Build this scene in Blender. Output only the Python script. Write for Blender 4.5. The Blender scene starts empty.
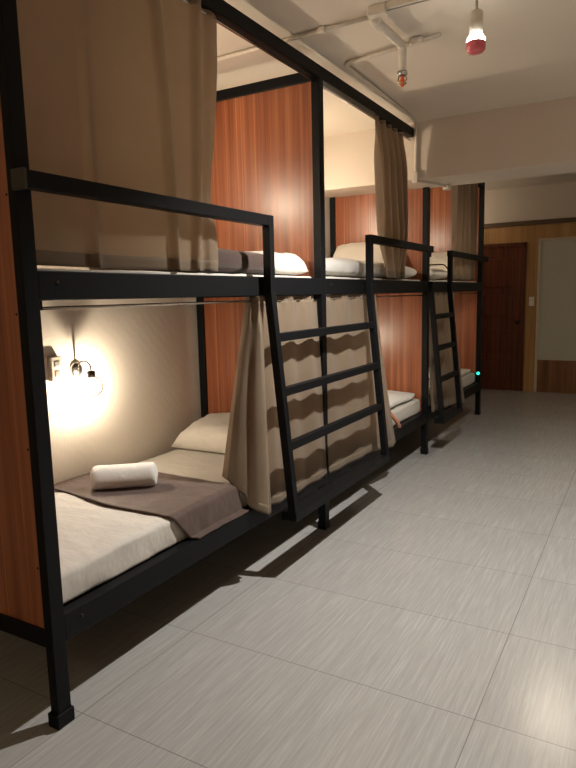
import bpy, bmesh, math, random
from mathutils import Vector, Matrix, noise

S = bpy.context.scene
COL = S.collection
PI = math.pi

# ------------------------------------------------------------------ camera
cam_d = bpy.data.cameras.new('camera')
cam_d.sensor_fit = 'VERTICAL'
cam_d.sensor_height = 36.0
cam_d.lens = 624.575 / 768 * 36.0
cam_d.clip_start = 0.02
cam = bpy.data.objects.new('camera', cam_d)
COL.objects.link(cam)
_r = Vector((0.86767209, 0.49660123, -0.0230731))
_u = Vector((-0.04968894, 0.13281009, 0.98989519))
_f = Vector((-0.49464751, 0.85775795, -0.13991119))
_m = Matrix((( _r.x, _u.x, -_f.x, 1.63924), (_r.y, _u.y, -_f.y, -1.28583),
             (_r.z, _u.z, -_f.z, 1.41810), (0, 0, 0, 1)))
cam.matrix_world = _m
S.camera = cam

# ------------------------------------------------------------------ world, exposure, light levels
w = bpy.data.worlds.new('night')
S.world = w
w.use_nodes = True
w.node_tree.nodes['Background'].inputs['Color'].default_value = (0.02, 0.018, 0.015, 1)
w.node_tree.nodes['Background'].inputs['Strength'].default_value = 0.2
S.view_settings.view_transform = 'Standard'
S.view_settings.look = 'None'
S.view_settings.gamma = 1.0
S.view_settings.use_curve_mapping = False
S.view_settings.exposure = 0.0
SPOT_W = 260.0                      # ceiling spotlight bulb
SPOT_COL = (1.0, 0.95, 0.88)
BULB = {                           # bunk wall lamps (emission strength)
    ('upper', 0): 26000, ('upper', 1): 23000, ('upper', 2): 13500, ('hall', 3): 4200,
    ('lower', 0): 14500, ('lower', 1): 15000, ('lower', 2): 6000}
BULB_COL = (1.0, 0.82, 0.605)
BACK_W, BACK_COL = 6.5, (1.0, 0.74, 0.42)   # unseen pendant added for warm light from behind
FAR_W, FAR_COL = 38.0, (1.0, 0.86, 0.66)     # spotlight beyond the ceiling beam

# ------------------------------------------------------------------ materials
def newmat(name):
    m = bpy.data.materials.new(name)
    m.use_nodes = True
    nt = m.node_tree
    return m, nt, nt.nodes['Principled BSDF']

def N(nt, t, **kw):
    n = nt.nodes.new(t)
    for k, v in kw.items():
        setattr(n, k, v)
    return n

def objcoord(nt, scale=(1, 1, 1), loc=(0, 0, 0), rot=(0, 0, 0)):
    tc = N(nt, 'ShaderNodeTexCoord')
    mp = N(nt, 'ShaderNodeMapping')
    mp.inputs['Scale'].default_value = scale
    mp.inputs['Location'].default_value = loc
    mp.inputs['Rotation'].default_value = rot
    nt.links.new(tc.outputs['Object'], mp.inputs['Vector'])
    return mp.outputs['Vector']

def noisetex(nt, vec, scale, detail=4, rough=0.55):
    n = N(nt, 'ShaderNodeTexNoise')
    n.inputs['Scale'].default_value = scale
    n.inputs['Detail'].default_value = detail
    n.inputs['Roughness'].default_value = rough
    nt.links.new(vec, n.inputs['Vector'])
    return n.outputs['Fac']

def ramp(nt, fac, stops):
    r = N(nt, 'ShaderNodeValToRGB')
    els = r.color_ramp.elements
    els[0].position, els[0].color = stops[0][0], (*stops[0][1], 1)
    els[1].position, els[1].color = stops[-1][0], (*stops[-1][1], 1)
    for p, c in stops[1:-1]:
        e = els.new(p)
        e.color = (*c, 1)
    nt.links.new(fac, r.inputs['Fac'])
    return r.outputs['Color']

def bump(nt, bsdf, height, strength=0.3, dist=0.01):
    b = N(nt, 'ShaderNodeBump')
    b.inputs['Strength'].default_value = strength
    b.inputs['Distance'].default_value = dist
    nt.links.new(height, b.inputs['Height'])
    nt.links.new(b.outputs['Normal'], bsdf.inputs['Normal'])

def plain(name, col, rough=0.5, metal=0.0, spec=0.5, nscale=None, nstr=0.1, ndist=0.004, var=0.08):
    m, nt, b = newmat(name)
    b.inputs['Roughness'].default_value = rough
    b.inputs['Metallic'].default_value = metal
    b.inputs['Specular IOR Level'].default_value = spec
    v = objcoord(nt)
    f = noisetex(nt, v, nscale or 12)
    c1 = tuple(max(0, x * (1 - var)) for x in col)
    c2 = tuple(min(1, x * (1 + var)) for x in col)
    nt.links.new(ramp(nt, f, [(0.3, c1), (0.7, c2)]), b.inputs['Base Color'])
    if nscale:
        bump(nt, b, f, nstr, ndist)
    return m

def emit(name, col, strength):
    m, nt, b = newmat(name)
    b.inputs['Base Color'].default_value = (*col, 1)
    b.inputs['Emission Color'].default_value = (*col, 1)
    b.inputs['Emission Strength'].default_value = strength
    return m

def wood_mat(name, dark, mid, light, rough=0.28, grain=1.0, seams=True, coat=0.0):
    m, nt, b = newmat(name)
    b.inputs['Roughness'].default_value = rough
    b.inputs['Coat Weight'].default_value = coat
    b.inputs['Coat Roughness'].default_value = 0.22
    v = objcoord(nt, (26 * grain, 26 * grain, 0.55))
    f = noisetex(nt, v, 1.0, 6, 0.6)
    v2 = objcoord(nt, (150 * grain, 150 * grain, 1.6))
    f2 = noisetex(nt, v2, 1.0, 3, 0.6)
    mx = N(nt, 'ShaderNodeMath', operation='MULTIPLY_ADD')
    mx.inputs[1].default_value = 0.35
    nt.links.new(f2, mx.inputs[0])
    nt.links.new(f, mx.inputs[2])
    col = ramp(nt, mx.outputs[0], [(0.48, dark), (0.66, mid), (0.82, light)])
    if seams:                       # thin paler strips between laminated staves
        v3 = objcoord(nt, (9.0, 9.0, 0.02))
        f3 = noisetex(nt, v3, 1.0, 2, 0.5)
        s = ramp(nt, f3, [(0.494, (0, 0, 0)), (0.5, (1, 1, 1)), (0.506, (0, 0, 0))])
        mix = N(nt, 'ShaderNodeMix', data_type='RGBA')
        nt.links.new(s, mix.inputs['Factor'])
        nt.links.new(col, mix.inputs['A'])
        mix.inputs['B'].default_value = (*[min(1, c * 1.5) for c in light], 1)
        col = mix.outputs['Result']
    nt.links.new(col, b.inputs['Base Color'])
    bump(nt, b, f2, 0.05, 0.002)
    return m

def fabric(name, col, rough=0.9, weave=420, wstr=0.25, wrinkle=0.0, wscale=9, sheen=0.2, stripes=False, var=0.1, thru=0.0):
    m, nt, b = newmat(name)
    b.inputs['Roughness'].default_value = rough
    b.inputs['Specular IOR Level'].default_value = 0.2
    b.inputs['Sheen Weight'].default_value = sheen
    b.inputs['Sheen Roughness'].default_value = 0.5
    v = objcoord(nt)
    f = noisetex(nt, v, 5, 4)
    c1 = tuple(x * (1 - var) for x in col)
    c2 = tuple(min(1, x * (1 + var)) for x in col)
    nt.links.new(ramp(nt, f, [(0.3, c1), (0.7, c2)]), b.inputs['Base Color'])
    wv = noisetex(nt, v, weave, 2)
    wr = noisetex(nt, objcoord(nt, (1, 1.6, 1)), wscale, 3, 0.5)
    mx = N(nt, 'ShaderNodeMath', operation='MULTIPLY_ADD')
    nt.links.new(wr, mx.inputs[0])
    mx.inputs[1].default_value = wrinkle
    sc = N(nt, 'ShaderNodeMath', operation='MULTIPLY')
    nt.links.new(wv, sc.inputs[0])
    sc.inputs[1].default_value = 0.05
    nt.links.new(sc.outputs[0], mx.inputs[2])
    h = mx.outputs[0]
    if stripes:
        wav = N(nt, 'ShaderNodeTexWave')
        wav.inputs['Scale'].default_value = 12
        wav.inputs['Distortion'].default_value = 0.3
        nt.links.new(objcoord(nt, (1, 0.05, 0.05)), wav.inputs['Vector'])
        ad = N(nt, 'ShaderNodeMath', operation='MULTIPLY_ADD')
        nt.links.new(wav.outputs['Fac'], ad.inputs[0])
        ad.inputs[1].default_value = 0.03
        nt.links.new(h, ad.inputs[2])
        h = ad.outputs[0]
    bump(nt, b, h, wstr, 0.02)
    if thru:                        # woven cloth lets a little lamp light through
        tl = N(nt, 'ShaderNodeBsdfTranslucent')
        tl.inputs['Color'].default_value = (min(1, col[0] * 4.1), min(1, col[1] * 4.5), min(1, col[2] * 5.3), 1)
        mix = N(nt, 'ShaderNodeMixShader')
        mix.inputs[0].default_value = thru
        nt.links.new(b.outputs[0], mix.inputs[1])
        nt.links.new(tl.outputs[0], mix.inputs[2])
        nt.links.new(mix.outputs[0], nt.nodes['Material Output'].inputs['Surface'])
    return m

M = {}
M['black'] = plain('black_powder_coat', (0.005, 0.0055, 0.0065), 0.48, 0, 0.14, 60, 0.05, 0.001)
M['wood'] = wood_mat('red_brown_laminate', (0.195, 0.058, 0.024), (0.31, 0.098, 0.041), (0.41, 0.150, 0.068), 0.31)
M['door_wood'] = wood_mat('mahogany_door', (0.045, 0.012, 0.005), (0.10, 0.026, 0.010), (0.15, 0.042, 0.016), 0.35, seams=False)
M['veneer'] = wood_mat('yellow_brown_veneer', (0.30, 0.155, 0.05), (0.42, 0.23, 0.08), (0.50, 0.29, 0.11), 0.5, 0.6, seams=False)
M['plank_low'] = wood_mat('low_brown_board', (0.13, 0.055, 0.02), (0.20, 0.085, 0.03), (0.26, 0.12, 0.05), 0.5, 0.6, seams=False)
M['ledge'] = plain('dark_ledge', (0.10, 0.06, 0.03), 0.5)
M['frosted'] = plain('frosted_panel', (0.50, 0.50, 0.42), 0.35, 0, 0.4, var=0.01)
M['pale_frame'] = plain('pale_frame_paint', (0.55, 0.48, 0.36), 0.5)
M['curtain'] = fabric('taupe_curtain', (0.188, 0.143, 0.099), 0.85, 500, 0.3, 0.4, 6, 0.15, thru=0.30)
M['curtain_pale'] = M['curtain']
M['sheet'] = fabric('white_sheet', (0.52, 0.49, 0.445), 0.9, 400, 0.6, 0.9, 7, 0.1, stripes=True, var=0.03)
M['pillow'] = fabric('white_pillowcase', (0.64, 0.61, 0.555), 0.9, 400, 0.6, 0.9, 9, 0.1, stripes=True, var=0.03)
M['duvet'] = fabric('white_duvet', (0.62, 0.60, 0.56), 0.9, 300, 0.4, 0.6, 8, 0.1, var=0.03)
M['brown'] = fabric('brown_runner', (0.068, 0.041, 0.032), 0.6, 400, 0.5, 0.7, 9, 0.25)
M['brown_dark'] = fabric('dark_brown_blanket', (0.058, 0.036, 0.030), 0.9, 300, 0.3, 0.4, 8, 0.2)
M['towel'] = fabric('white_terry', (0.62, 0.60, 0.56), 1.0, 260, 0.9, 0.3, 14, 0.3, var=0.03)
M['pink'] = fabric('pink_pillow', (0.62, 0.40, 0.34), 0.9, 300, 0.3, 0.4, 9)
M['orange'] = fabric('orange_cloth', (0.50, 0.20, 0.10), 0.9, 300, 0.3, 0.4, 30, var=0.4)
M['white_paint'] = plain('white_pipe_paint', (0.68, 0.62, 0.54), 0.45, nscale=30, nstr=0.05)
M['white_plastic'] = plain('white_plastic', (0.75, 0.72, 0.66), 0.35)
M['beige_plastic'] = plain('beige_plastic', (0.42, 0.38, 0.32), 0.4)
M['grey_plastic'] = plain('grey_plastic', (0.20, 0.19, 0.17), 0.4)
M['bracket'] = plain('dark_olive_bracket', (0.035, 0.032, 0.022), 0.5)
M['chrome'] = plain('brushed_chrome', (0.55, 0.54, 0.52), 0.25, 1.0)
M['rod'] = plain('steel_rod', (0.62, 0.58, 0.54), 0.22, 1.0)
M['bronze'] = plain('dark_bronze', (0.05, 0.042, 0.035), 0.3, 0.8)
M['sprinkler_red'] = plain('orange_sprinkler_bulb', (0.85, 0.13, 0.03), 0.3)
M['brass'] = plain('sprinkler_brass', (0.45, 0.34, 0.18), 0.3, 1.0)
M['screw'] = plain('dark_screw', (0.03, 0.02, 0.015), 0.4, 0.6)
M['led'] = emit('teal_led', (0.02, 0.75, 0.55), 3.0)

# plaster walls with a fine embossed paper
def wall_mat(name, col, emboss=True):
    m, nt, b = newmat(name)
    b.inputs['Roughness'].default_value = 0.75
    b.inputs['Specular IOR Level'].default_value = 0.3
    v = objcoord(nt)
    f = noisetex(nt, v, 2.5, 3)
    nt.links.new(ramp(nt, f, [(0.3, tuple(c * 0.96 for c in col)), (0.7, col)]), b.inputs['Base Color'])
    f2 = noisetex(nt, objcoord(nt, (1, 1, 0.35)), 70, 3)
    if emboss:
        wv = N(nt, 'ShaderNodeTexWave')
        wv.bands_direction = 'DIAGONAL'
        wv.inputs['Scale'].default_value = 9
        wv.inputs['Distortion'].default_value = 2.0
        nt.links.new(v, wv.inputs['Vector'])
        ad = N(nt, 'ShaderNodeMath', operation='MULTIPLY_ADD')
        nt.links.new(wv.outputs['Fac'], ad.inputs[0])
        ad.inputs[1].default_value = 0.18
        nt.links.new(f2, ad.inputs[2])
        bump(nt, b, ad.outputs[0], 0.22, 0.004)
    else:
        bump(nt, b, f2, 0.06, 0.003)
    return m
M['wall'] = wall_mat('cream_wall_paper', (0.86, 0.80, 0.71))
M['plaster'] = wall_mat('cream_plaster', (0.72, 0.64, 0.55), False)
M['ceiling'] = wall_mat('ceiling_paint', (0.74, 0.67, 0.58), False)

# floor: 1.2 x 0.6 m stone-look tiles, streaks along the row
def floor_mat():
    m, nt, b = newmat('grey_streaked_floor_tile')
    tc = N(nt, 'ShaderNodeTexCoord')
    sep = N(nt, 'ShaderNodeSeparateXYZ')
    nt.links.new(tc.outputs['Object'], sep.inputs[0])
    br = N(nt, 'ShaderNodeTexBrick')
    br.offset = 0.0
    br.inputs['Scale'].default_value = 1.0
    br.inputs['Brick Width'].default_value = 1.2
    br.inputs['Row Height'].default_value = 0.6
    br.inputs['Mortar Size'].default_value = 0.0016
    br.inputs['Mortar Smooth'].default_value = 0.1
    br.inputs['Bias'].default_value = 0.0
    br.inputs['Color1'].default_value = (0.36, 0.36, 0.36, 1)
    br.inputs['Color2'].default_value = (0.64, 0.64, 0.64, 1)
    br.inputs['Mortar'].default_value = (0, 0, 0, 1)
    mp = N(nt, 'ShaderNodeMapping')
    mp.inputs['Location'].default_value = (2.4 - 0.003, 3.0 - 0.068, 0)
    nt.links.new(tc.outputs['Object'], mp.inputs['Vector'])
    nt.links.new(mp.outputs['Vector'], br.inputs['Vector'])
    v1 = objcoord(nt, (85, 3.0, 1))
    f1 = noisetex(nt, v1, 1.0, 5, 0.62)
    v2 = objcoord(nt, (240, 9.0, 1))
    f2 = noisetex(nt, v2, 1.0, 3, 0.6)
    ad = N(nt, 'ShaderNodeMath', operation='MULTIPLY_ADD')
    nt.links.new(f2, ad.inputs[0])
    ad.inputs[1].default_value = 0.5
    nt.links.new(f1, ad.inputs[2])
    col = ramp(nt, ad.outputs[0], [(0.45, (0.30, 0.294, 0.284)), (0.74, (0.355, 0.350, 0.340)), (1.0, (0.43, 0.425, 0.412))])
    # per-tile value shift
    hs = N(nt, 'ShaderNodeHueSaturation')
    nt.links.new(col, hs.inputs['Color'])
    sb = N(nt, 'ShaderNodeSeparateColor')
    nt.links.new(br.outputs['Color'], sb.inputs[0])
    ma = N(nt, 'ShaderNodeMath', operation='MULTIPLY_ADD')
    nt.links.new(sb.outputs[0], ma.inputs[0])
    ma.inputs[1].default_value = 0.25
    ma.inputs[2].default_value = 0.875
    nt.links.new(ma.outputs[0], hs.inputs['Value'])
    mix = N(nt, 'ShaderNodeMix', data_type='RGBA')
    nt.links.new(br.outputs['Fac'], mix.inputs['Factor'])
    nt.links.new(hs.outputs['Color'], mix.inputs['A'])
    mix.inputs['B'].default_value = (0.19, 0.182, 0.172, 1)
    nt.links.new(mix.outputs['Result'], b.inputs['Base Color'])
    b.inputs['Roughness'].default_value = 0.36
    rr = N(nt, 'ShaderNodeMapRange')
    nt.links.new(f2, rr.inputs['Value'])
    rr.inputs['To Min'].default_value = 0.19
    rr.inputs['To Max'].default_value = 0.29
    nt.links.new(rr.outputs['Result'], b.inputs['Roughness'])
    sub = N(nt, 'ShaderNodeMath', operation='SUBTRACT')
    nt.links.new(f2, sub.inputs[0])
    nt.links.new(br.outputs['Fac'], sub.inputs[1])
    bump(nt, b, sub.outputs[0], 0.08, 0.003)
    return m
M['floor'] = floor_mat()

# thin clear glass: mostly straight through, a little mirror at the rim
def thin_glass(name, tint=(1, 1, 1), edge=0.35):
    m = bpy.data.materials.new(name)
    m.use_nodes = True
    nt = m.node_tree
    nt.nodes.clear()
    out = N(nt, 'ShaderNodeOutputMaterial')
    tr = N(nt, 'ShaderNodeBsdfTransparent')
    tr.inputs['Color'].default_value = (*tint, 1)
    gl = N(nt, 'ShaderNodeBsdfGlossy')
    gl.inputs['Roughness'].default_value = 0.03
    lw = N(nt, 'ShaderNodeLayerWeight')
    lw.inputs['Blend'].default_value = edge
    mx = N(nt, 'ShaderNodeMixShader')
    nt.links.new(lw.outputs['Fresnel'], mx.inputs[0])
    nt.links.new(tr.outputs[0], mx.inputs[1])
    nt.links.new(gl.outputs[0], mx.inputs[2])
    nt.links.new(mx.outputs[0], out.inputs['Surface'])
    return m
M['glass'] = thin_glass('clear_lamp_glass', (0.98, 0.98, 0.98), 0.10)

# ------------------------------------------------------------------ object helpers
OFF = {}

def thing(name, label, cat, loc, group=None):
    o = bpy.data.objects.new(name, None)
    o.empty_display_size = 0.1
    COL.objects.link(o)
    o.location = loc
    OFF[o.name] = Vector(loc)
    o['label'] = label
    o['category'] = cat
    if group:
        o['group'] = group
    return o

class MB:
    """collects shapes in world metres; build() links them as one mesh object"""
    def __init__(self):
        self.bm = bmesh.new()

    def box(self, x0, x1, y0, y1, z0, z1, bev=0.0, seg=2):
        r = bmesh.ops.create_cube(self.bm, size=1.0)
        vs = r['verts']
        for v in vs:
            v.co = Vector(((x0 + x1) / 2 + v.co.x * (x1 - x0), (y0 + y1) / 2 + v.co.y * (y1 - y0),
                           (z0 + z1) / 2 + v.co.z * (z1 - z0)))
        if bev:
            es = list({e for v in vs for e in v.link_edges})
            bmesh.ops.bevel(self.bm, geom=es, offset=bev, segments=seg, affect='EDGES', profile=0.5)
        return self

    def bar(self, pts, half, up=Vector((0, 1, 0)), halfu=None):
        """square tube swept along a polyline with mitred corners; 'up' is kept as the binormal"""
        pts = [Vector(p) for p in pts]
        halfu = halfu or half
        rings = []
        n = len(pts)
        for i, p in enumerate(pts):
            if i == 0:
                d = (pts[1] - pts[0]).normalized(); k = 1
            elif i == n - 1:
                d = (pts[-1] - pts[-2]).normalized(); k = 1
            else:
                a = (pts[i] - pts[i - 1]).normalized(); c = (pts[i + 1] - pts[i]).normalized()
                d = (a + c).normalized(); k = 1 / max(0.3, d.dot(a))
            side = d.cross(up).normalized()
            uu = up.normalized() if abs(d.dot(up)) < 1e-6 else side.cross(d).normalized()
            ring = [self.bm.verts.new(p + side * (sx * half * k) + uu * (sy * halfu))
                    for sx, sy in ((-1, -1), (1, -1), (1, 1), (-1, 1))]
            rings.append(ring)
        for a, c in zip(rings, rings[1:]):
            for j in range(4):
                self.bm.faces.new((a[j], a[(j + 1) % 4], c[(j + 1) % 4], c[j]))
        self.bm.faces.new(rings[0][::-1]); self.bm.faces.new(rings[-1])
        return self

    def tube(self, pts, rad, seg=12):
        pts = [Vector(p) for p in pts]
        n = len(pts)
        rads = rad if isinstance(rad, (list, tuple)) else [rad] * n
        rings = []
        ref = None
        for i, p in enumerate(pts):
            d = (pts[min(i + 1, n - 1)] - pts[max(i - 1, 0)]).normalized()
            if ref is None:
                ref = Vector((0, 0, 1)) if abs(d.z) < 0.9 else Vector((1, 0, 0))
            a = d.cross(ref).normalized()
            b = a.cross(d).normalized()
            ref = b
            rings.append([self.bm.verts.new(p + (a * math.cos(2 * PI * j / seg) + b * math.sin(2 * PI * j / seg)) * rads[i])
                          for j in range(seg)])
        for q, c in zip(rings, rings[1:]):
            for j in range(seg):
                self.bm.faces.new((q[j], q[(j + 1) % seg], c[(j + 1) % seg], c[j]))
        self.bm.faces.new(rings[0][::-1]); self.bm.faces.new(rings[-1])
        return self

    def lathe(self, prof, c, axis=Vector((0, 0, 1)), seg=24):
        """prof: (radius, height) pairs along axis"""
        axis = Vector(axis).normalized()
        a = axis.orthogonal().normalized()
        b = axis.cross(a)
        c = Vector(c)
        rings = []
        for r, h in prof:
            if r < 1e-5:
                rings.append([self.bm.verts.new(c + axis * h)])
            else:
                rings.append([self.bm.verts.new(c + axis * h + (a * math.cos(2 * PI * j / seg) + b * math.sin(2 * PI * j / seg)) * r)
                              for j in range(seg)])
        for p, q in zip(rings, rings[1:]):
            for j in range(seg):
                k = (j + 1) % seg
                vs = [p[j % len(p)], p[k % len(p)], q[k % len(q)], q[j % len(q)]]
                u = []
                for v in vs:
                    if v not in u:
                        u.append(v)
                if len(u) > 2:
                    self.bm.faces.new(u)
        return self

    def sphere(self, c, r, seg=20):
        n = seg // 2
        return self.lathe([(r * math.sin(PI * i / n), -r * math.cos(PI * i / n)) for i in range(n + 1)], c, seg=seg)

    def grid(self, fn, ns, nt, wrap=False):
        vs = [[self.bm.verts.new(fn(i / ns, j / nt)) for j in range(nt + 1)] for i in range(ns + (0 if wrap else 1))]
        k = len(vs)
        for i in range(ns):
            for j in range(nt):
                self.bm.faces.new((vs[i][j], vs[(i + 1) % k][j], vs[(i + 1) % k][j + 1], vs[i][j + 1]))
        return self

    def build(self, name, mat, parent=None, smooth=False, bevel=0.0, solid=0.0, loc=None, subsurf=0):
        bmesh.ops.recalc_face_normals(self.bm, faces=self.bm.faces)
        off = OFF[parent.name] if parent else (Vector(loc) if loc is not None else None)
        if off is None:
            xs = [v.co for v in self.bm.verts]
            off = Vector(((min(v.x for v in xs) + max(v.x for v in xs)) / 2,
                          (min(v.y for v in xs) + max(v.y for v in xs)) / 2, min(v.z for v in xs)))
        for v in self.bm.verts:
            v.co -= off
        me = bpy.data.meshes.new(name)
        self.bm.to_mesh(me)
        self.bm.free()
        me.materials.append(mat)
        if smooth:
            for p in me.polygons:
                p.use_smooth = True
        o = bpy.data.objects.new(name, me)
        COL.objects.link(o)
        if parent:
            o.parent = parent
        else:
            o.location = off
        OFF[o.name] = off
        if solid:
            s = o.modifiers.new('thickness', 'SOLIDIFY')
            s.thickness = solid
            s.offset = 0
        if subsurf:
            s = o.modifiers.new('smooth', 'SUBSURF')
            s.levels = s.render_levels = subsurf
        if bevel:
            b = o.modifiers.new('soft_edges', 'BEVEL')
            b.width = bevel
            b.segments = 2
            b.limit_method = 'ANGLE'
        return o

def tag(o, label, cat, group=None):
    o['label'] = label
    o['category'] = cat
    if group:
        o['group'] = group
    return o

def struct(o):
    o['kind'] = 'structure'
    return o

def sm(a, b, x):
    t = min(1, max(0, (x - a) / (b - a)))
    return t * t * (3 - 2 * t)

def lerp(a, b, t):
    return a + (b - a) * t

def path(pts, s):
    """piecewise-linear with smoothstep: pts = [(s, Vector)]"""
    if s <= pts[0][0]:
        return Vector(pts[0][1])
    for (a, p), (b, q) in zip(pts, pts[1:]):
        if s <= b:
            return Vector(p).lerp(Vector(q), (s - a) / (b - a))
    return Vector(pts[-1][1])

def nz(x, y, z=0.0):
    return noise.noise(Vector((x, y, z)))

# ------------------------------------------------------------------ the room
XW, XR, YB, YF = -0.93, 3.3, -3.0, 8.0
ZC, ZC2 = 2.72, 2.82
struct(MB().box(XW - 0.1, XR + 0.1, YB - 0.1, YF + 0.1, -0.1, 0.0).build('floor', M['floor'], loc=(0, 0, 0)))
struct(MB().box(XW - 0.1, XR + 0.1, YB - 0.1, 3.7, ZC, ZC + 0.25).box(XW - 0.1, XR + 0.1, 3.7, YF + 0.1, ZC2, ZC2 + 0.15)
       .build('ceiling', M['ceiling'], loc=(0, 0, 0)))
struct(MB().box(XW - 0.1, XW, YB, YF, 0, ZC2).build('wall_left', M['wall'], loc=(0, 0, 0)))
struct(MB().box(XR, XR + 0.1, YB, YF, 0, ZC2).build('wall_right', M['plaster'], loc=(0, 0, 0)))
struct(MB().box(XW - 0.1, XR + 0.1, YB - 0.1, YB, 0, ZC2).build('wall_back', M['plaster'], loc=(0, 0, 0)))
struct(MB().box(XW - 0.1, XR + 0.1, YF, YF + 0.1, 0, ZC2).build('wall_far', M['plaster'], loc=(0, 0, 0)))
# ceiling beam across the room
struct(MB().box(XW, XR, 3.6, 4.06, 2.29, ZC + 0.05, 0.006).build('trim_1', M['plaster'], loc=(0, 0, 0)))
# veneer dado on the far wall with a gap for the door, and the dark ledge over it
struct(MB().box(XW, -0.74, YF - 0.02, YF, 0, 2.305).box(-0.74, 0.150, YF - 0.02, YF, 2.075, 2.305)
       .box(0.150, 0.295, YF - 0.02, YF, 0, 2.305).box(0.295, 2.0, YF - 0.02, YF, 2.105, 2.305).box(1.70, XR, YF - 0.02, YF, 0, 2.14)
       .build('trim_2', M['veneer'], loc=(0, 0, 0)))
struct(MB().box(XW, XR, YF - 0.05, YF, 2.297, 2.357, 0.004).build('trim_3', M['ledge'], loc=(0, 0, 0)))

# door
d = thing('door_1', 'dark mahogany door in the far wall', 'door', (-0.31, YF, 0))
struct(d); del d['category']
MB().box(-0.74, -0.69, YF - 0.045, YF, 0, 2.07, 0.004).box(0.10, 0.150, YF - 0.045, YF, 0, 2.07, 0.004)\
    .box(-0.74, 0.150, YF - 0.045, YF, 2.02, 2.075, 0.004).build('door_frame', M['door_wood'], d)
lf = MB().box(-0.69, 0.10, YF - 0.03, YF - 0.002, 0.004, 2.02)
for z0, z1 in ((0.16, 0.46), (0.56, 0.86), (1.06, 1.36), (1.46, 1.86)):
    lf.box(-0.58, -0.01, YF - 0.042, YF - 0.03, z0, z1, 0.008)
lf = lf.build('door_leaf', M['door_wood'], d)
MB().lathe([(0.0, 0.0), (0.026, 0.0), (0.026, 0.006), (0.011, 0.010), (0.011, 0.035), (0.026, 0.045), (0.028, 0.06), (0.018, 0.072), (0, 0.074)],
           (0.055, YF - 0.03, 0.976), (0, -1, 0)).build('door_handle', M['bronze'], lf, smooth=True)

# pale frosted panel in a light frame
d = thing('window_1', 'pale frosted panel in a light frame on the far wall', 'window', (0.95, YF, 0))
struct(d); del d['category']
MB().box(0.295, 0.33, YF - 0.04, YF, 0, 2.10, 0.004).box(1.66, 1.70, YF - 0.04, YF, 0, 2.10, 0.004)\
    .box(0.295, 1.70, YF - 0.04, YF, 2.075, 2.11, 0.004).build('window_frame', M['pale_frame'], d)
MB().box(0.33, 1.66, YF - 0.022, YF - 0.004, 0.452, 2.075).build('window_pane', M['frosted'], d)
MB().box(0.33, 1.66, YF - 0.028, YF - 0.002, 0.0, 0.452).build('lower_board', M['plank_low'], d)

# ------------------------------------------------------------------ bunk beds
L = 2.0
ZU0, ZU1 = 1.421, 1.513        # upper bed rail
ZL0, ZL1 = 0.287, 0.381        # lower bed rail
ZT0, ZT1 = 2.609, 2.675        # top rail
XB = -0.89                     # rear post centre
PW = 0.05
BN = ['nearest the camera', 'in the middle of the row', 'at the far end of the row']
beds = []

def front_post(t, y, ztop, bay):
    x0 = -0.038 if y < 0.1 else -PW
    p = MB().box(x0, 0, y - 0.026, y + 0.029, 0.0, ztop).build('front_post', M['black'], t, bevel=0.003)
    ft = 0.007 if y < 0.1 else 0.003
    MB().box(x0 - ft, ft, y - 0.028 - ft, y + 0.028 + ft, 0.0, 0.05).build('post_foot', M['black'], p, bevel=0.004)
    return p

def rear_post(t, y, ztop):
    p = MB().box(XB - 0.025, XB + 0.025, y - 0.028, y + 0.028, 0.0, ztop).build('rear_post', M['black'], t, bevel=0.003)
    MB().box(XB - 0.031, XB + 0.032, y - 0.035, y + 0.035, 0.0, 0.05).build('post_foot', M['black'], p, bevel=0.004)

def divider(t, y, ztop, outer=False):
    if outer:                                  # end board on the outside of the row
        pn = MB().box(XB + 0.025, -0.038, y - 0.014, y + 0.006, 0.340, ZT0).build('end_panel', M['wood'], t)
        for z in (0.55, 0.95, 1.38, 1.74, 2.15, 2.5):
            MB().lathe([(0, 0.003), (0.003, 0.002), (0.0045, 0.0), (0.0045, -0.002), (0, -0.002)], (-0.060, y - 0.014, z), (0, -1, 0), 10)\
                .build('screw', M['screw'], pn)
        MB().box(XB, -0.038, y - 0.022, y + 0.026, 0.278, 0.340).build('cross_rail', M['black'], t, bevel=0.003)
    else:
        MB().box(XB + 0.025, -PW, y - 0.010, y + 0.010, ZU1, ztop - (0.055 if y < 3 else 0)).build('divider_panel', M['wood'], t)
        MB().box(XB + 0.025, -PW, y - 0.010, y + 0.010, ZL1, ZU0).build('divider_panel', M['wood'], t)
        MB().box(XB, -PW, y - 0.024, y + 0.024, ZL0, ZL1).build('cross_rail', M['black'], t, bevel=0.003)
    MB().box(XB, -PW, y - (0.004 if outer else 0.024), y + 0.024, ZU0 - 0.004, ZU1).build('cross_rail', M['black'], t, bevel=0.003)
    if y < 3:
        MB().box(XB, -PW, y - 0.024, y + 0.024, ztop - 0.058, ztop).build('cross_rail', M['black'], t, bevel=0.003)

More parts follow.
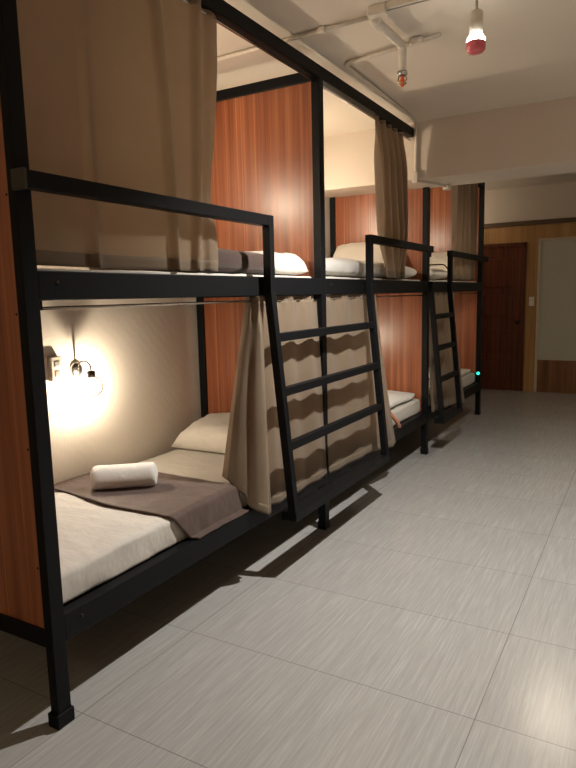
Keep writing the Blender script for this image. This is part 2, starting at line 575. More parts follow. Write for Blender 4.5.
LABB = ['black steel and wood two-tier bunk bed nearest the camera, with towel roll below',
        'middle black steel bunk bed of the row, between the two ladders',
        'farthest black steel bunk bed of the row, below the ceiling beam']
for k in range(3):
    y0, y1 = k * L, (k + 1) * L
    t = thing('bunk_bed', LABB[k], 'bunk bed', (-0.45, y0 + L / 2, 0), 'steel bunk beds in a row')
    beds.append(t)
    zt = [2.655, 2.285, 2.62][k]
    if k == 0:
        front_post(t, y0, ZT0, k); rear_post(t, y0, ZT0)
        divider(t, y0, ZT1, True)
    front_post(t, y1, [ZT0, 2.288, 2.62][k], k); rear_post(t, y1, [ZT0, 2.288, 2.62][k])
    divider(t, y1, zt)
    g = 0.028
    for z0, z1 in ((ZU0, ZU1), (ZL0, ZL1)):
        r = MB().box(-PW, 0, y0 + g, y1 - g, z0, z1).build('bed_rail', M['black'], t, bevel=0.003)
        MB().box(XB - 0.02, XB + 0.02, y0 + g, y1 - g, z0, z1).build('bed_rail', M['black'], t, bevel=0.003)
        MB().lathe([(0, 0.005), (0.006, 0.004), (0.008, 0), (0, 0)], (0, y0 + 0.1, (z0 + z1) / 2 + 0.01), (1, 0, 0), 12).build('bolt', M['screw'], r)
        zb = z1 - 0.03
        MB().box(XB + 0.02, -PW, y0 + g, y1 - g, zb, zb + 0.015).build('bed_base', M['black'], t)
    if k == 0:
        MB().box(-PW, 0, -0.028, y1, ZT0, ZT1).build('top_rail', M['black'], t, bevel=0.003)
        MB().box(XB - 0.02, XB + 0.02, 0, y1, ZT0, ZT1).build('top_rail', M['black'], t, bevel=0.003)
    if k == 1:
        MB().box(-PW, 0, y0, 3.595, ZT0, ZT1).build('top_rail', M['black'], t, bevel=0.003)
        MB().box(XB - 0.02, XB + 0.02, y0, 3.595, ZT0, ZT1).build('top_rail', M['black'], t, bevel=0.003)
    if k == 2:
        MB().box(-PW, 0, 4.07, y1, 2.56, 2.62).build('top_rail', M['black'], t, bevel=0.003)
    # curtain rods: one under the top rail, one under the upper bed rail
    xr = -0.03
    zr = [2.593, 2.590, 2.54][k]
    ye = [y1 - 0.028, 3.59, y1 - 0.028][k]
    MB().tube([(xr, [y0 + 0.028, y0 + 0.028, 4.07][k], zr), (xr, ye, zr)], 0.0065).build('curtain_rod', M['rod'], t, smooth=True)
    MB().tube([(xr, y0 + 0.028, 1.396), (xr, y1 - 0.028, 1.396)], 0.0055).build('curtain_rod', M['rod'], t, smooth=True)
    for yy in (y0 + 0.05, y1 - 0.05):
        MB().box(xr - 0.006, xr + 0.006, yy - 0.006, yy + 0.006, 1.39, ZU0).build('rod_bracket', M['black'], t)

# ------------------------------------------------------------------ ladders with guard rails
GZ = 1.775
def stile_pts(y, top):
    return [(0.037, y, top), (0.037, y, 1.44), (0.145, y, 0.335)]

def rung(t, ya, yb, z):
    x = lerp(0.037, 0.145, (1.44 - z) / (1.44 - 0.335))
    MB().box(x - 0.02, x + 0.02, ya + 0.02, yb - 0.02, z - 0.021, z + 0.021).build('rung', M['black'], t, bevel=0.003)

t = thing('bunk_ladder', 'wide black steel ladder with guard rails, standing across the nearest and middle bunks', 'ladder', (0.1, 1.96, 0.33), 'black bunk ladders')
ya, yb = 1.336, 2.60
MB().bar([(0.03, -0.028, GZ), (0.03, ya, GZ)], 0.025, Vector((1, 0, 0))).build('guard_rail', M['black'], t, bevel=0.003)
MB().bar([(0.03, yb, GZ), (0.03, 3.96, GZ)], 0.025, Vector((1, 0, 0))).build('guard_rail', M['black'], t, bevel=0.003)
for y in (ya, yb):
    MB().bar(stile_pts(y, GZ + 0.025), 0.021, Vector((0, 1, 0)), 0.021).build('stile', M['black'], t, bevel=0.003)
for z in (1.215, 0.945, 0.672):
    rung(t, ya, yb, z)
MB().box(0.082, 0.170, ya - 0.02, yb + 0.02, 0.297, 0.341).build('bottom_bar', M['black'], t, bevel=0.003)
MB().box(0.002, 0.058, -0.042, -0.028, GZ - 0.032, GZ + 0.028, 0.003)\
    .build('post_bracket', M['bracket'], t)
MB().box(0.0, 0.02, 3.975, 4.012, GZ - 0.06, GZ - 0.02, 0.003).build('post_clamp', M['black'], t)

t = thing('bunk_ladder', 'narrow black steel ladder leaning on the far bunk, guard rail running to the end post', 'ladder', (0.1, 4.23, 0.33), 'black bunk ladders')
ya, yb = 3.945, 4.53
MB().bar([(0.03, yb, GZ - 0.005), (0.03, 6.03, GZ - 0.005)], 0.025, Vector((1, 0, 0))).build('guard_rail', M['black'], t, bevel=0.003)
MB().bar([(0.037, ya, 1.51), (0.037, ya, 1.44), (0.145, ya, 0.335)], 0.021, Vector((0, 1, 0)), 0.021).build('stile', M['black'], t, bevel=0.003)
MB().bar(stile_pts(yb, GZ + 0.02), 0.021, Vector((0, 1, 0)), 0.021).build('stile', M['black'], t, bevel=0.003)
for z in (1.21, 0.94, 0.67):
    rung(t, ya, yb, z)
MB().box(0.082, 0.170, ya - 0.02, yb + 0.02, 0.297, 0.341).build('bottom_bar', M['black'], t, bevel=0.003)

# ------------------------------------------------------------------ mattresses and bedding
def mattress(k, level, label):
    y0, y1 = k * L + 0.032, (k + 1) * L - 0.032
    x0, x1 = XB + 0.03, -0.056
    z0, z1 = (ZL1 - 0.014, 0.505) if level == 'lower' else (ZU1 - 0.014, 1.528)
    seed = k * 7.3 + (3 if level == 'upper' else 0)
    R = min(0.035, (z1 - z0) * 0.45)
    def fn(s, tt):
        # s around the section in x-z (closed), tt along y
        per = []
        w, h = x1 - x0, z1 - z0
        # rounded rectangle section
        a = s * 2 * PI
        ca, sa = math.cos(a), math.sin(a)
        n = 10 if w > h else 4
        e = 2 / 9
        px = math.copysign(abs(ca) ** e, ca)
        pz = math.copysign(abs(sa) ** e, sa)
        ey = 1.0
        q = abs(2 * tt - 1)
        if q > 0.97:
            ey = 1 - 0.5 * ((q - 0.97) / 0.03) ** 2 * (R / h)
        x = (x0 + x1) / 2 + px * w / 2 * (1 - (1 - ey) * 0.06)
        y = lerp(y0, y1, tt)
        z = (z0 + z1) / 2 + pz * h / 2 * ey
        wr = 0.005 * nz(x * 5, y * 4, seed) + 0.003 * nz(x * 13, y * 9, seed)
        if pz > 0:
            z += wr
        if px > 0.8:
            x += 0.006 * nz(y * 6, z * 10, seed + 2) + 0.004 * nz(y * 17, z * 25, seed)
            x = min(x, x1 + 0.003)
        return Vector((x, y, z))
    mb = MB().grid(fn, 96, 80, True)
    # end caps
    mb.bm.verts.ensure_lookup_table()
    n = 96
    rows = 81
    for j in (0, 80):
        ring = [mb.bm.verts[i * rows + j] for i in range(n)]
        try:
            mb.bm.faces.new(ring)
        except ValueError:
            pass
    o = mb.build('mattress', M['sheet'], smooth=True)
    tag(o, label, 'mattress', 'mattresses on the bunks')
    return o

mattress(0, 'lower', 'white-sheeted mattress on the lower bed under the lit lamp, nearest the camera')
mattress(0, 'upper', 'white-sheeted mattress on the nearest upper bed, mostly behind the drawn curtain')
mattress(1, 'lower', 'white mattress on the middle lower bed, seen right of the closed curtain')
mattress(1, 'upper', 'white mattress on the middle upper bed under a rumpled duvet')
mattress(2, 'lower', 'white mattress on the far lower bed, beside the small green light')
mattress(2, 'upper', 'white mattress on the far upper bed under the ceiling beam')

def pillow(name, c, size, rot, mat, label, group='pillows on the beds', cat='pillow', seed=0.0, rotmat=None, ex=3.0, pw=0.55, flat=False):
    a, b, h = size[0] / 2, size[1] / 2, size[2] / 2
    R_ = rotmat or Matrix.Rotation(rot, 3, 'Z')
    c = Vector(c)
    mb = MB()
    n = 28
    for sgn in (1, -1):
        def fn(s, t):
            u, v = 2 * s - 1, 2 * t - 1
            pu = u * (1 - 0.05 * (1 - v * v) * abs(u) ** 3)
            pv = v * (1 - 0.06 * (1 - u * u) * abs(v) ** 3)
            hh = (max(0, 1 - abs(u) ** ex) ** pw) * (max(0, 1 - abs(v) ** ex) ** pw)
            wr = 0.010 * nz(u * 2.2 + seed, v * 2.2, seed) + 0.006 * nz(u * 6 + seed, v * 5, seed)
            z = sgn * (h * hh) * (1.0 if not flat else (1.62 if sgn > 0 else 0.38)) + (wr * min(1, hh * 2) if sgn > 0 else 0)
            return c + R_ @ Vector((pu * a, pv * b, z))
        mb.grid(fn, n, n)
    bmesh.ops.remove_doubles(mb.bm, verts=mb.bm.verts, dist=0.0008)
    o = mb.build(name, mat, smooth=True)
    tag(o, label, cat, group)
    return o

def tilt(rx=0, ry=0, rz=0):
    return Matrix.Rotation(rz, 3, 'Z') @ Matrix.Rotation(ry, 3, 'Y') @ Matrix.Rotation(rx, 3, 'X')

# lower near bed: pillow propped against the divider
pillow('pillow', (-0.53, 1.765, 0.565), (0.62, 0.40, 0.15), 0, M['pillow'],
       'white pillow at the head of the nearest lower bed, leaning on the wood panel', seed=1.3, rotmat=tilt(0.20, 0, 0), ex=4.5, flat=True)
# upper near bed
pillow('pillow', (-0.32, 1.765, 1.556), (0.50, 0.39, 0.130), 0, M['pillow'],
       'white pillow on the nearest upper bed beside the dark brown blanket', seed=4.1, ex=6, pw=0.5, flat=True)
# upper middle bed: big pillow standing at the panel
pillow('pillow', (-0.54, 3.80, 1.715), (0.58, 0.40, 0.17), 0, M['pillow'],
       'plump white pillow leaning on the wood panel of the middle upper bed', seed=7.7, rotmat=tilt(0.75, 0, 0))
pillow('pillow', (-0.745, 3.42, 1.655), (0.22, 0.30, 0.13), 0.2, M['pink'],
       'small pinkish pillow in the back corner of the middle upper bed', seed=2.2)
pillow('pillow', (-0.44, 5.80, 1.72), (0.66, 0.40, 0.16), 0, M['pillow'],
       'white pillow leaning on the panel of the far upper bed', seed=9.1, rotmat=tilt(0.8, 0, 0))
pillow('pillow', (-0.35, 4.66, 1.595), (0.50, 1.0, 0.13), 0, M['duvet'],
       'folded white duvet at the front of the far upper bed', 'white duvets', 'duvet', seed=3.4).name = 'folded_duvet'

# rumpled duvets
def duvet(x0, x1, y0, y1, zb, h, label, seed):
    def fn(s, t):
        a = t * 2 * PI
        ca, sa = math.cos(a), math.sin(a)
        e = 0.55
        px = math.copysign(abs(ca) ** e, ca)
        pz = math.copysign(abs(sa) ** e, sa)
        q = abs(2 * s - 1)
        end = max(0.0, 1 - q ** 10) ** 0.5
        y = lerp(y0, y1, s)
        x = (x0 + x1) / 2 + px * (x1 - x0) / 2 * (0.9 + 0.1 * end)
        hh = h * (0.93 + 0.16 * nz(y * 2.6, seed, px * 0.8) + 0.10 * nz(y * 7, seed, px * 2))
        z = zb + (0.5 + 0.5 * pz * end) * hh if pz > 0 else zb + hh * 0.5 * (1 - abs(pz) * end)
        if px > 0.3:
            x += 0.018 * nz(y * 5, z * 14, seed) * end
            x = min(x, x1 + 0.004)
        return Vector((x, y, z))
    mb = MB().grid(fn, 60, 40)
    bmesh.ops.remove_doubles(mb.bm, verts=mb.bm.verts, dist=0.0005)
    o = mb.build('duvet', M['duvet'], smooth=True)
    tag(o, label, 'duvet', 'white duvets')

duvet(-0.74, -0.068, 2.05, 3.955, 1.526, 0.142, 'rumpled white duvet along the front of the middle upper bed', 5.2)
duvet(-0.80, -0.075, 3.06, 3.93, 0.503, 0.075, 'white duvet folded flat on the middle lower bed', 8.8)
duvet(-0.80, -0.075, 5.1, 5.93, 0.503, 0.05, 'white duvet on the far lower bed beside the small green light', 1.1)

# dark blanket folded on the near upper bed
def blanket():
    x0, x1, y0, y1, zb, h = -0.80, -0.075, 0.95, 1.575, 1.527, 0.130
    def fn(s, t):
        a = t * 2 * PI
        ca, sa = math.cos(a), math.sin(a)
        px = math.copysign(abs(ca) ** 0.35, ca)
        pz = math.copysign(abs(sa) ** 0.5, sa)
        q = abs(2 * s - 1)
        end = max(0.0, 1 - q ** 8) ** 0.5
        y = lerp(y0, y1, s)
        x = (x0 + x1) / 2 + px * (x1 - x0) / 2 * (0.93 + 0.07 * end)
        hh = h * (0.95 + 0.05 * nz(y * 4, px, 2.0))
        z = zb + hh * 0.5 * (1 + pz * end)
        if px > 0.3:
            x += 0.008 * nz(y * 6, z * 25, 1.0)
        return Vector((x, y, z))
    mb = MB().grid(fn, 36, 36)
    bmesh.ops.remove_doubles(mb.bm, verts=mb.bm.verts, dist=0.0005)
    o = mb.build('blanket', M['brown_dark'], smooth=True)
    tag(o, 'dark brown blanket folded thick on the nearest upper bed', 'blanket')
blanket()

# bed runner draped over the near lower bed
def runner():
    def fn(s, t):
        # s: from the wall over the mattress and down the front; t: across (near edge to far edge)
        x_top, drop = -0.885, 0.0
        Ltop = 0.83
        l = s * (Ltop + 0.165)
        if l < Ltop - 0.02:
            x = x_top + l; z = 0.513
        elif l < Ltop + 0.02:
            f = (l - Ltop + 0.02) / 0.04
            x = x_top + Ltop - 0.02 + 0.03 * math.sin(f * PI / 2); z = 0.513 - 0.028 * (1 - math.cos(f * PI / 2))
        elif l < Ltop + 0.11:
            f = (l - Ltop - 0.02) / 0.09
            x = x_top + Ltop + 0.01 + 0.014 * f; z = 0.485 - 0.092 * f
        else:
            f = (l - Ltop - 0.11) / 0.055
            x = x_top + Ltop + 0.024 + 0.034 * f; z = 0.393 - 0.005 * f
        near = lerp(0.685, 0.635, sm(0, 0.5, s)) + 0.006 * math.sin(s * 9) + (0.11 * sm(0.80, 1, s))
        far = 1.125 + 0.012 * math.sin(s * 5 + 1) + 0.02 * s
        y = lerp(near, far, t)
        z += 0.004 * nz(x * 7, y * 9, 3.0) + 0.004 * nz(x * 3, y * 5, 9.0)
        if s > 0.84:
            x += 0.004 * nz(y * 12, z * 9, 1.0)
        return Vector((x, y, z))
    o = MB().grid(fn, 110, 44).build('bed_runner', M['brown'], smooth=True, solid=0.007)
    tag(o, 'brown satin bed runner draped across the nearest lower bed', 'bed runner')
runner()

# rolled towel lying on the runner
def towel():
    A, B = Vector((-0.635, 0.755, 0)), Vector((-0.405, 0.955, 0))
    ax = (B - A).normalized()
    sd = Vector((-ax.y, ax.x, 0))
    c0 = A
    ln = (B - A).length
    turns, r0, r1 = 5.0, 0.006, 0.056
    zc = 0.519 + r1 * 0.97
    mb = MB()
    def fn(s, t):
        a = s * turns * 2 * PI
        r = lerp(r0, r1, min(1, s / 0.82))
        wob = 1 + 0.035 * nz(math.cos(a) * 1.2, t * 2.5, math.sin(a) * 1.2)
        q = max(0, abs(2 * t - 1) - 0.80) / 0.20
        pr = 1 - 0.20 * q ** 3
        lx = ln * t + 0.012 * (0.5 - s) * (1 if t > 0.5 else -1) * q
        # loose end tucked underneath
        px = math.cos(a - 1.9) * r * wob * pr
        pz = math.sin(a - 1.9) * r * wob * pr * 0.95
        return c0 + ax * lx + sd * px + Vector((0, 0, zc + pz))
    o = mb.grid(fn, 200, 30).build('rolled_towel', M['towel'], smooth=True, solid=0.0095)
    tag(o, 'white towel rolled up, lying on the brown bed runner', 'towel')
towel()

# small cloth hanging over the edge of the middle lower bed
def cloth():
    def fn(s, t):
        w = lerp(0.075, 0.028, t)
        y = lerp(3.13, 3.27, t) + (s - 0.5) * w
        z = lerp(0.545, 0.383, t)
        x = -0.045 + 0.05 * sm(0, 0.8, t) + 0.012 * math.sin(s * 9 + t * 3)
        return Vector((x, y, z))
    o = MB().grid(fn, 16, 22).build('cloth', M['orange'], smooth=True, solid=0.008)
    tag(o, 'small orange-brown cloth hanging over the edge of the middle lower bed', 'cloth')
cloth()

# thin black cord over the duvet of the far upper bed
pts = []
for i in range(40):
    q = i / 39
    y = 4.10 + 1.06 * q
    pts.append((-0.14 + 0.040 * sm(0.5, 1, q), y, 1.672 - 0.012 * math.cos(q * 4) - 0.118 * sm(0.72, 1.0, q)))
tag(MB().tube(pts, 0.006, 8).build('cord', M['black'], smooth=True), 'thin black cord lying over the white duvet of the far upper bed', 'cord')

# ------------------------------------------------------------------ curtains
def curtain(top, bot, ns, nt, label, wave, mat='curtain', power=1.4, hem=True, belly=None, header=0.03):
    """top/bot: control paths over s in 0..1; wave(s,t) -> offset along x (and a little y)"""
    def fn(s, t):
        p, q = path(top, s), path(bot, s)
        tt = t ** power
        v = Vector((lerp(p.x, q.x, tt), lerp(p.y, q.y, t), lerp(p.z, q.z, t)))
        dx, dy = wave(s, t)
        v.x += dx
        v.y += dy
        if belly:
            v += Vector(belly(s, t))
        return v
    o = MB().grid(fn, ns, nt).build('curtain', M[mat], smooth=True, solid=0.003)
    tag(o, label, 'curtain', 'taupe bunk curtains')
    # gathered heading above the rod
    def hd(s, t):
        p = path(top, s)
        dx, dy = wave(s, 0)
        return Vector((p.x + dx + 0.002 * math.sin(s * ns * 0.45) * t, p.y + dy, p.z + header * t - 0.004))
    if header:
        MB().grid(hd, ns, 4).build('curtain_heading', M[mat], o, smooth=True, solid=0.003)
    if hem:
        def hm(s, t):
            a, b = fn(s, 0.955 + 0.045 * t), fn(s, 0.9)
            return a + Vector((0.0016, 0, -0.0005))
        MB().grid(hm, ns, 3).build('hem', M[mat], o, smooth=True, solid=0.0008)
    return o

# 1. nearest upper bed: drawn, nearly flat at the left, gathered at the right end
def wA(s, t):
    def fold(c, w, d):                      # soft step: cloth turns over a crease
        q = (s - c) / w
        return d * (math.exp(-q * q) if q < 0 else math.exp(-q * q * 0.12))
    c1 = 0.24 + 0.05 * t
    c2 = 0.60 + 0.10 * t
    f = fold(c1, 0.010, 0.030) + fold(c2, 0.012, 0.036) + fold(0.83 + 0.02 * t, 0.016, 0.034) + fold(0.93, 0.02, 0.02)
    f += 0.010 * math.sin(2 * PI * (1.6 * s + 0.2 * t)) 
    g = 0.030 * sm(0.86, 0.97, s) * math.sin(7.5 * t + 0.4) * sm(0.45, 0.8, t)
    pinch = 0.004 * math.sin(s * 40) * (1 - sm(0, 0.10, t))
    return (f + g + pinch - 0.034, 0.008 * sm(0.9, 1, s) * math.sin(9 * t))
curtain([(0, (-0.006, 0.035, 2.598)), (1, (-0.004, 1.075, 2.598))],
        [(0, (-0.034, 0.035, 1.533)), (0.9, (-0.045, 0.95, 1.533)), (1, (-0.055, 1.05, 1.535))],
        150, 90, 'taupe curtain drawn across the nearest upper bed', wA, header=0.03)

# 2. nearest lower bed: pushed to the right, its left end sweeping out over the bed edge
def wB(s, t):
    f = 0.011 * math.sin(2 * PI * (0.2 + 4.6 * s) + 0.6 * math.sin(4 * t)) * sm(0.34, 0.46, s) * (1 - 0.4 * t)
    big = 0.016 * sm(0.1, 0.7, t) * math.sin(2 * PI * s / 0.11 + 0.8) * sm(0.12, 0.18, s) * (1 - sm(0.26, 0.32, s))
    sag = -0.020 * math.sin(PI * min(1, s / 0.26)) * sm(0, 0.4, t) if s < 0.26 else 0
    knot = 0.012 * math.sin(s * 70) * (1 - sm(0, 0.16, t)) * (1 - sm(0.3, 0.4, s)) + 0.003 * math.sin(s * 95) * (1 - sm(0, 0.08, t))
    return (f + big + sag + knot, 0.012 * sm(0.1, 0.6, t) * math.sin(2 * PI * s / 0.12 + t) * sm(0.10, 0.15, s) * (1 - sm(0.26, 0.34, s)))
curtain([(0, (-0.100, 1.325, 1.385)), (0.10, (-0.045, 1.270, 1.392)), (0.24, (0.008, 1.285, 1.392)), (0.28, (0.004, 1.31, 1.392)), (0.35, (-0.055, 1.325, 1.392)), (0.45, (-0.024, 1.42, 1.392)), (1, (-0.026, 1.967, 1.392))],
        [(0, (-0.140, 1.130, 0.546)), (0.07, (-0.075, 1.105, 0.540)), (0.13, (0.000, 1.125, 0.470)), (0.21, (0.052, 1.165, 0.385)), (0.26, (0.066, 1.215, 0.340)), (0.30, (0.060, 1.265, 0.345)), (0.36, (0.008, 1.275, 0.365)), (0.41, (0.012, 1.33, 0.36)),
         (0.50, (0.016, 1.42, 0.345)), (1, (0.014, 1.985, 0.350))],
        240, 90, 'taupe curtain at the nearest lower bed, end draped over the bed edge', wB, power=0.9)

# 3. middle lower bed: closed over its near half, flaring at the bottom right corner
def wC(s, t):
    f = 0.010 * math.sin(2 * PI * 3.1 * s + 0.7 * math.sin(4 * t + 1)) * (1 - 0.45 * t)
    pin = 0.003 * math.sin(s * 85) * (1 - sm(0, 0.08, t))
    fl = 0.014 * sm(0.8, 1, s) * t * math.sin(s * 30)
    return (f + pin + fl, 0)
curtain([(0, (-0.026, 2.035, 1.392)), (1, (-0.026, 2.84, 1.392))],
        [(0, (0.014, 2.012, 0.345)), (0.7, (0.016, 2.72, 0.325)), (0.92, (0.050, 3.0, 0.295)), (1, (0.050, 3.10, 0.30))],
        150, 80, 'taupe curtain closed over the middle lower bed, behind the wide ladder', wC, 'curtain_pale')

# 4. middle upper bed: gathered bundle with a twisted foot
def wD(s, t):
    f = -0.012 + 0.046 * math.sin(2 * PI * 4.6 * s + 0.6 + 0.5 * math.sin(3 * t)) * (0.45 + 0.55 * sm(0, 0.25, t)) + 0.006 * math.sin(60 * s) * (1 - sm(0, 0.15, t)) + 0.005 * math.sin(2 * PI * 9 * s + 2 * t)
    f *= 1 - 0.6 * sm(0.6, 1, t)
    dg = 0.02 * sm(0.72, 1, t) * math.sin(5 * s + 1.0)
    return (f + dg, 0.02 * math.sin(8 * s + 5 * t) * t)
curtain([(0, (-0.03, 2.875, 2.592)), (1, (-0.03, 3.46, 2.592))],
        [(0, (-0.010, 2.97, 1.532)), (0.4, (0.0, 3.20, 1.528)), (0.6, (-0.005, 3.30, 1.53)), (1, (-0.020, 3.50, 1.535))],
        120, 80, 'taupe curtain gathered in front of the middle upper bed', wD)

# 5. far upper bed: gathered bundle under the beam
def wE(s, t):
    f = 0.044 * math.sin(2 * PI * 5.2 * s + 1.9) * (0.75 + 0.25 * math.cos(3.3 * t)) + 0.007 * math.sin(2 * PI * 12 * s)
    return (f + 0.03 * sm(0.7, 1, t) * math.sin(6 * s), 0.02 * math.sin(9 * s + 4 * t) * t)
curtain([(0, (-0.03, 4.85, 2.542)), (1, (-0.03, 5.66, 2.542))],
        [(0, (-0.09, 5.02, 1.54)), (0.5, (-0.03, 5.45, 1.535)), (1, (-0.06, 5.86, 1.55))],
        120, 70, 'taupe curtain gathered in front of the far upper bed, below the ceiling beam', wE)

# 6. far lower bed: behind the narrow ladder
def wF(s, t):
    f = 0.014 * math.sin(2 * PI * 4.5 * s + 0.4) * (1 - 0.4 * t)
    pin = 0.003 * math.sin(s * 80) * (1 - sm(0, 0.12, t))
    return (f + pin, 0)
curtain([(0, (-0.028, 4.04, 1.392)), (1, (-0.028, 4.90, 1.392))],
        [(0, (0.022, 4.04, 0.37)), (0.75, (0.03, 4.72, 0.33)), (1, (0.065, 5.05, 0.30))],
        130, 70, 'taupe curtain over the far lower bed, behind the narrow ladder', wF, 'curtain_pale')

# ------------------------------------------------------------------ wall lamps in the bunks
LAMPL = {('lower', 0): 'wall lamp with clear glass globe glowing over the nearest lower bed',
         ('upper', 0): 'glowing globe wall lamp over the nearest upper bed, hidden behind its curtain',
         ('lower', 1): 'glowing globe wall lamp over the middle lower bed, hidden behind its curtain',
         ('upper', 1): 'glowing globe wall lamp over the middle upper bed, hidden behind the wood panel',
         ('lower', 2): 'glowing globe wall lamp over the far lower bed, hidden behind its curtain',
         ('hall', 3): 'glowing globe wall lamp high on the left wall beyond the last bunk, hidden behind it',
         ('upper', 2): 'glowing globe wall lamp over the far upper bed, hidden behind the wood panel'}
for (lv, k), st in BULB.items():
    y = k * L + (0.962 if lv != 'hall' else 1.45)
    z = 1.063 + {'upper': 1.12, 'lower': 0, 'hall': 1.42}[lv]
    t = thing('wall_lamp', LAMPL[(lv, k)], 'lamp', (XW, y, z), 'globe wall lamps in the bunks')
    MB().lathe([(0, 0.0), (0.040, 0.0), (0.040, 0.008), (0.034, 0.018), (0.012, 0.024), (0, 0.024)], (XW, y, z), (1, 0, 0)).build('backplate', M['chrome'], t, smooth=True)
    xs = XW + 0.112
    pts = [(XW + 0.02, y, z)]
    for i in range(13):
        a = PI * i / 12
        pts.append((XW + 0.02 + 0.046 - 0.046 * math.cos(a), y, z + 0.012 + 0.035 * math.sin(a)))
    pts.append((xs, y, z - 0.004))
    MB().tube(pts, 0.0045, 10).build('arm', M['bronze'], t, smooth=True)
    sk = MB().lathe([(0, 0.002), (0.012, 0.0), (0.021, -0.004), (0.021, -0.035), (0.018, -0.036), (0, -0.036)], (xs, y, z), (0, 0, 1)).build('socket', M['bronze'], t, smooth=True)
    cz = z - 0.083
    R0 = 0.056
    prof = []
    for i in range(19):
        a = 0.33 + (PI - 0.33) * i / 18
        prof.append((R0 * math.sin(a), R0 * math.cos(a)))
    MB().lathe(prof, (xs, y, cz), (0, 0, 1), 28).build('globe', M['glass'], t, smooth=True)
    em = emit('filament_%s_%d' % (lv, k), BULB_COL, st)
    bl = MB().lathe([(0, 0.046), (0.010, 0.044), (0.011, 0.030), (0.022, 0.004), (0.024, -0.010), (0.018, -0.024), (0.010, -0.030), (0, -0.032)],
                    (xs, y, cz), (0, 0, 1), 20).build('bulb', M['glass'], t, smooth=True)
    MB().lathe([(0, 0.007), (0.003, 0.006), (0.0035, 0.0), (0.003, -0.006), (0, -0.007)], (xs, y, cz - 0.002), (0, 0, 1), 10).build('filament', em, bl, smooth=True)

# wall outlet box by the near lower lamp
t = thing('outlet_box', 'white wall outlet box beside the near lower lamp', 'outlet', (XW, 0.822, 1.085))
MB().box(XW, XW + 0.03, 0.787, 0.857, 1.025, 1.145, 0.004).build('box', M['beige_plastic'], t)
for zc in (1.06, 1.108):
    MB().box(XW + 0.03, XW + 0.033, 0.806, 0.838, zc - 0.016, zc + 0.016, 0.002).box(XW + 0.0325, XW + 0.0338, 0.813, 0.816, zc - 0.007, zc + 0.007)\
        .box(XW + 0.0325, XW + 0.0338, 0.828, 0.831, zc - 0.007, zc + 0.007).build('socket', M['grey_plastic'], t)

# ------------------------------------------------------------------ ceiling services
# spotlights on their stems
M['red_bloom'] = plain('red_bloom_cup', (0.78, 0.16, 0.20), 0.3)  # pink bloom below the bright bulb, built as a red cup
M['spot_bulb'] = emit('spot_bulb', (1.0, 0.95, 0.86), 30.0)
for sx, sy, watts, colr, cone, lab in (
        (0.935, 1.63, SPOT_W, SPOT_COL, 138, 'small white ceiling spotlight with bright bulb, its pink bloom built as a red cup, right of the sprinkler'),
        (1.06, 4.45, FAR_W, FAR_COL, 172, 'ceiling spotlight hidden behind the beam, over the far end of the aisle')):
    zt = ZC if sy < 3.6 else ZC2
    t = thing('spotlight', lab, 'spotlight', (sx, sy, zt), 'ceiling spotlights')
    c = (sx, sy, zt - ZC - 0.018)
    MB().tube([(sx, sy, zt), (sx, sy, 2.625 + c[2])], 0.007).build('stem', M['white_paint'], t, smooth=True)
    MB().lathe([(0, 2.63), (0.022, 2.628), (0.028, 2.62), (0.028, 2.545), (0.024, 2.532), (0, 2.532)], c, (0, 0, 1)).build('holder', M['white_paint'], t, smooth=True)
    MB().lathe([(0, 2.535), (0.022, 2.534), (0.032, 2.526), (0.039, 2.514), (0.040, 2.498), (0.036, 2.488), (0, 2.488)], c, (0, 0, 1), 28)\
        .build('bulb', M['spot_bulb'], t, smooth=True)
    MB().lathe([(0.040, 2.502), (0.0415, 2.488), (0.040, 2.472), (0.030, 2.460), (0, 2.456)], c, (0, 0, 1), 28)\
        .build('rim', M['red_bloom'], t, smooth=True)
    ld = bpy.data.lights.new('spotlight_glow', 'SPOT')
    ld.spot_size = math.radians(cone)
    ld.spot_blend = 0.6
    ld.energy = watts
    ld.color = colr
    ld.shadow_soft_size = 0.022
    lo = bpy.data.objects.new('spotlight_glow', ld)
    COL.objects.link(lo)
    lo.parent = t
    lo.location = (0, 0, 2.41 - ZC)

# unseen pendant, added to warm the near end panel and curtain
t = thing('fill_pendant', 'unseen globe pendant added for warm light from behind the viewpoint', 'lamp', (0.85, -2.4, ZC))
MB().tube([(0.85, -2.4, ZC), (0.85, -2.4, 2.45)], 0.004).build('cord', M['black'], t, smooth=True)
MB().lathe([(0, 2.47), (0.02, 2.468), (0.022, 2.42), (0, 2.42)], (0.85, -2.4, 0), (0, 0, 1)).build('socket', M['bronze'], t, smooth=True)
MB().sphere((0.85, -2.4, 2.34), 0.085, 28).build('globe', M['glass'], t, smooth=True)
MB().sphere((0.85, -2.4, 2.38), 0.028, 16).build('bulb', emit('fill_pendant_bulb', BACK_COL, 60.0 * BACK_W), t, smooth=True)

# lighting track
t = thing('light_track', 'white lighting track along the ceiling beside the sprinkler', 'light track', (0.95, 1.595, ZC))
MB().box(0.47, 1.6, 1.578, 1.612, ZC - 0.03, ZC, 0.003).build('channel', M['white_paint'], t)
MB().box(0.53, 1.58, 1.590, 1.600, ZC - 0.0315, ZC - 0.029).build('slot', M['grey_plastic'], t)
MB().box(0.455, 0.54, 1.572, 1.618, ZC - 0.045, ZC, 0.004).build('feed_box', M['white_paint'], t)

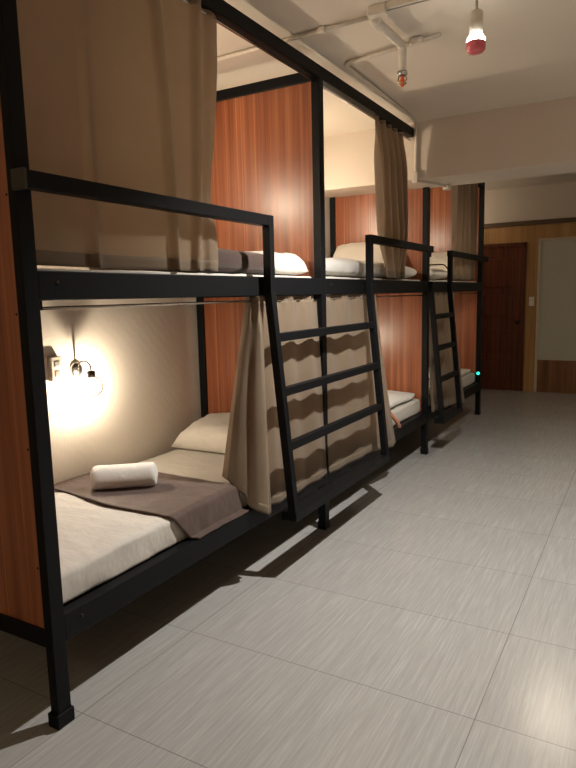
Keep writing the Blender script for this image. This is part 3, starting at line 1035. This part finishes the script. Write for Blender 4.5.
# sprinkler
t = thing('sprinkler', 'ceiling sprinkler head with orange bulb on a white pipe', 'sprinkler', (0.47, 2.0, ZC))
pts = [(0.463, 1.66, 2.683)]
for i in range(9):
    a = PI / 2 * i / 8
    pts.append((0.47, 1.975 + 0.03 * math.sin(a), 2.653 + 0.03 * math.cos(a)))
pts.append((0.47, 2.005, 2.545))
MB().tube(pts, 0.021, 16).build('pipe', M['white_paint'], t, smooth=True)
MB().lathe([(0, 2.556), (0.026, 2.556), (0.026, 2.54), (0.017, 2.534), (0, 2.534)], (0.47, 2.005, 0), (0, 0, 1)).build('collar', M['chrome'], t, smooth=True)
MB().tube([(0.452, 2.005, 2.536), (0.446, 2.005, 2.515), (0.466, 2.005, 2.498)], 0.004, 8).tube([(0.488, 2.005, 2.536), (0.494, 2.005, 2.515), (0.474, 2.005, 2.498)], 0.004, 8)\
    .lathe([(0, 2.50), (0.022, 2.499), (0.022, 2.496), (0, 2.495)], (0.47, 2.005, 0), (0, 0, 1)).build('deflector', M['brass'], t, smooth=True)
MB().lathe([(0, 2.534), (0.009, 2.530), (0.011, 2.515), (0.009, 2.484), (0, 2.478)], (0.47, 2.005, 0), (0, 0, 1), 14).build('glass_bulb', M['sprinkler_red'], t, smooth=True)
MB().lathe([(0.028, 0), (0.028, 0.02), (0.02, 0.03), (0, 0.03), ], (0.463, 1.655, 2.683), (0, -1, 0)).lathe([(0, 0), (0.028, 0)], (0.463, 1.655, 2.683), (0, -1, 0)).build('pipe_cap', M['white_paint'], t, smooth=True)

# conduits
def conduit(pts, r, label, extra=None):
    mb = MB().tube(pts, r, 10)
    o = mb.build('conduit', M['white_paint'], smooth=True)
    tag(o, label, 'conduit', 'white ceiling conduits')
    if extra:
        for (bx, nm) in extra:
            MB().box(*bx, 0.004).build(nm, M['white_paint'], o)
    return o
zc = ZC - 0.016
conduit([(-0.92, 1.70, zc), (0.0, 1.665, zc), (0.44, 1.648, zc)], 0.010,
        'white conduit crossing over the top rail of the nearest bunk',
        [((0.16, 0.20, 1.642, 1.672, zc - 0.014, ZC - 0.002), 'coupling')])
pts = [(0.66, 2.03, zc), (0.15, 2.125, zc)]
for i in range(7):
    a = PI / 2 * i / 6
    pts.append((0.13 - 0.05 * math.sin(a), 2.18 - 0.05 * math.cos(a), zc))
pts += [(0.055, 3.30, zc), (0.03, 3.53, zc)]
for i in range(7):
    a = PI / 2 * i / 6
    pts.append((0.022, 3.553 + 0.032 * math.sin(a), zc - 0.032 + 0.032 * math.cos(a)))
pts += [(0.018, 3.587, 2.33)]
conduit(pts, 0.011, 'white conduit bending along the top rail and down the beam face',
        [((0.50, 0.57, 2.02, 2.055, zc - 0.014, ZC - 0.002), 'coupling'), ((-0.004, 0.040, 3.562, 3.60, 2.262, 2.345), 'junction_box')])
conduit([(0.03, 3.60, 2.277), (0.10, 3.80, 2.277), (0.135, 3.93, 2.277), (0.15, 3.99, 2.272)], 0.011,
        'short white conduit under the beam beside the middle post', [((0.125, 0.175, 3.96, 4.02, 2.25, 2.29), 'end_cap')])

# light switch on the far wall
t = thing('light_switch', 'white light switch plate between the dark door and the pale panel', 'light switch', (0.228, YF - 0.02, 1.26))
MB().box(0.195, 0.262, YF - 0.028, YF - 0.02, 1.20, 1.325, 0.003).build('plate', M['white_plastic'], t)
MB().box(0.211, 0.246, YF - 0.033, YF - 0.027, 1.235, 1.29, 0.002).build('rocker', M['white_plastic'], t)

# little green light on the end post
t = thing('indicator_light', 'tiny glowing green light on the end post at the far lower bed', 'indicator light', (-0.02, 5.965, 0.49))
MB().lathe([(0, 0.008), (0.02, 0.008), (0.02, 0), (0, 0)], (-0.018, 5.972, 0.487), (0, -1, 0)).build('housing', M['grey_plastic'], t, smooth=True)
MB().sphere((-0.018, 5.955, 0.487), 0.017, 16).build('lens', M['led'], t, smooth=True)
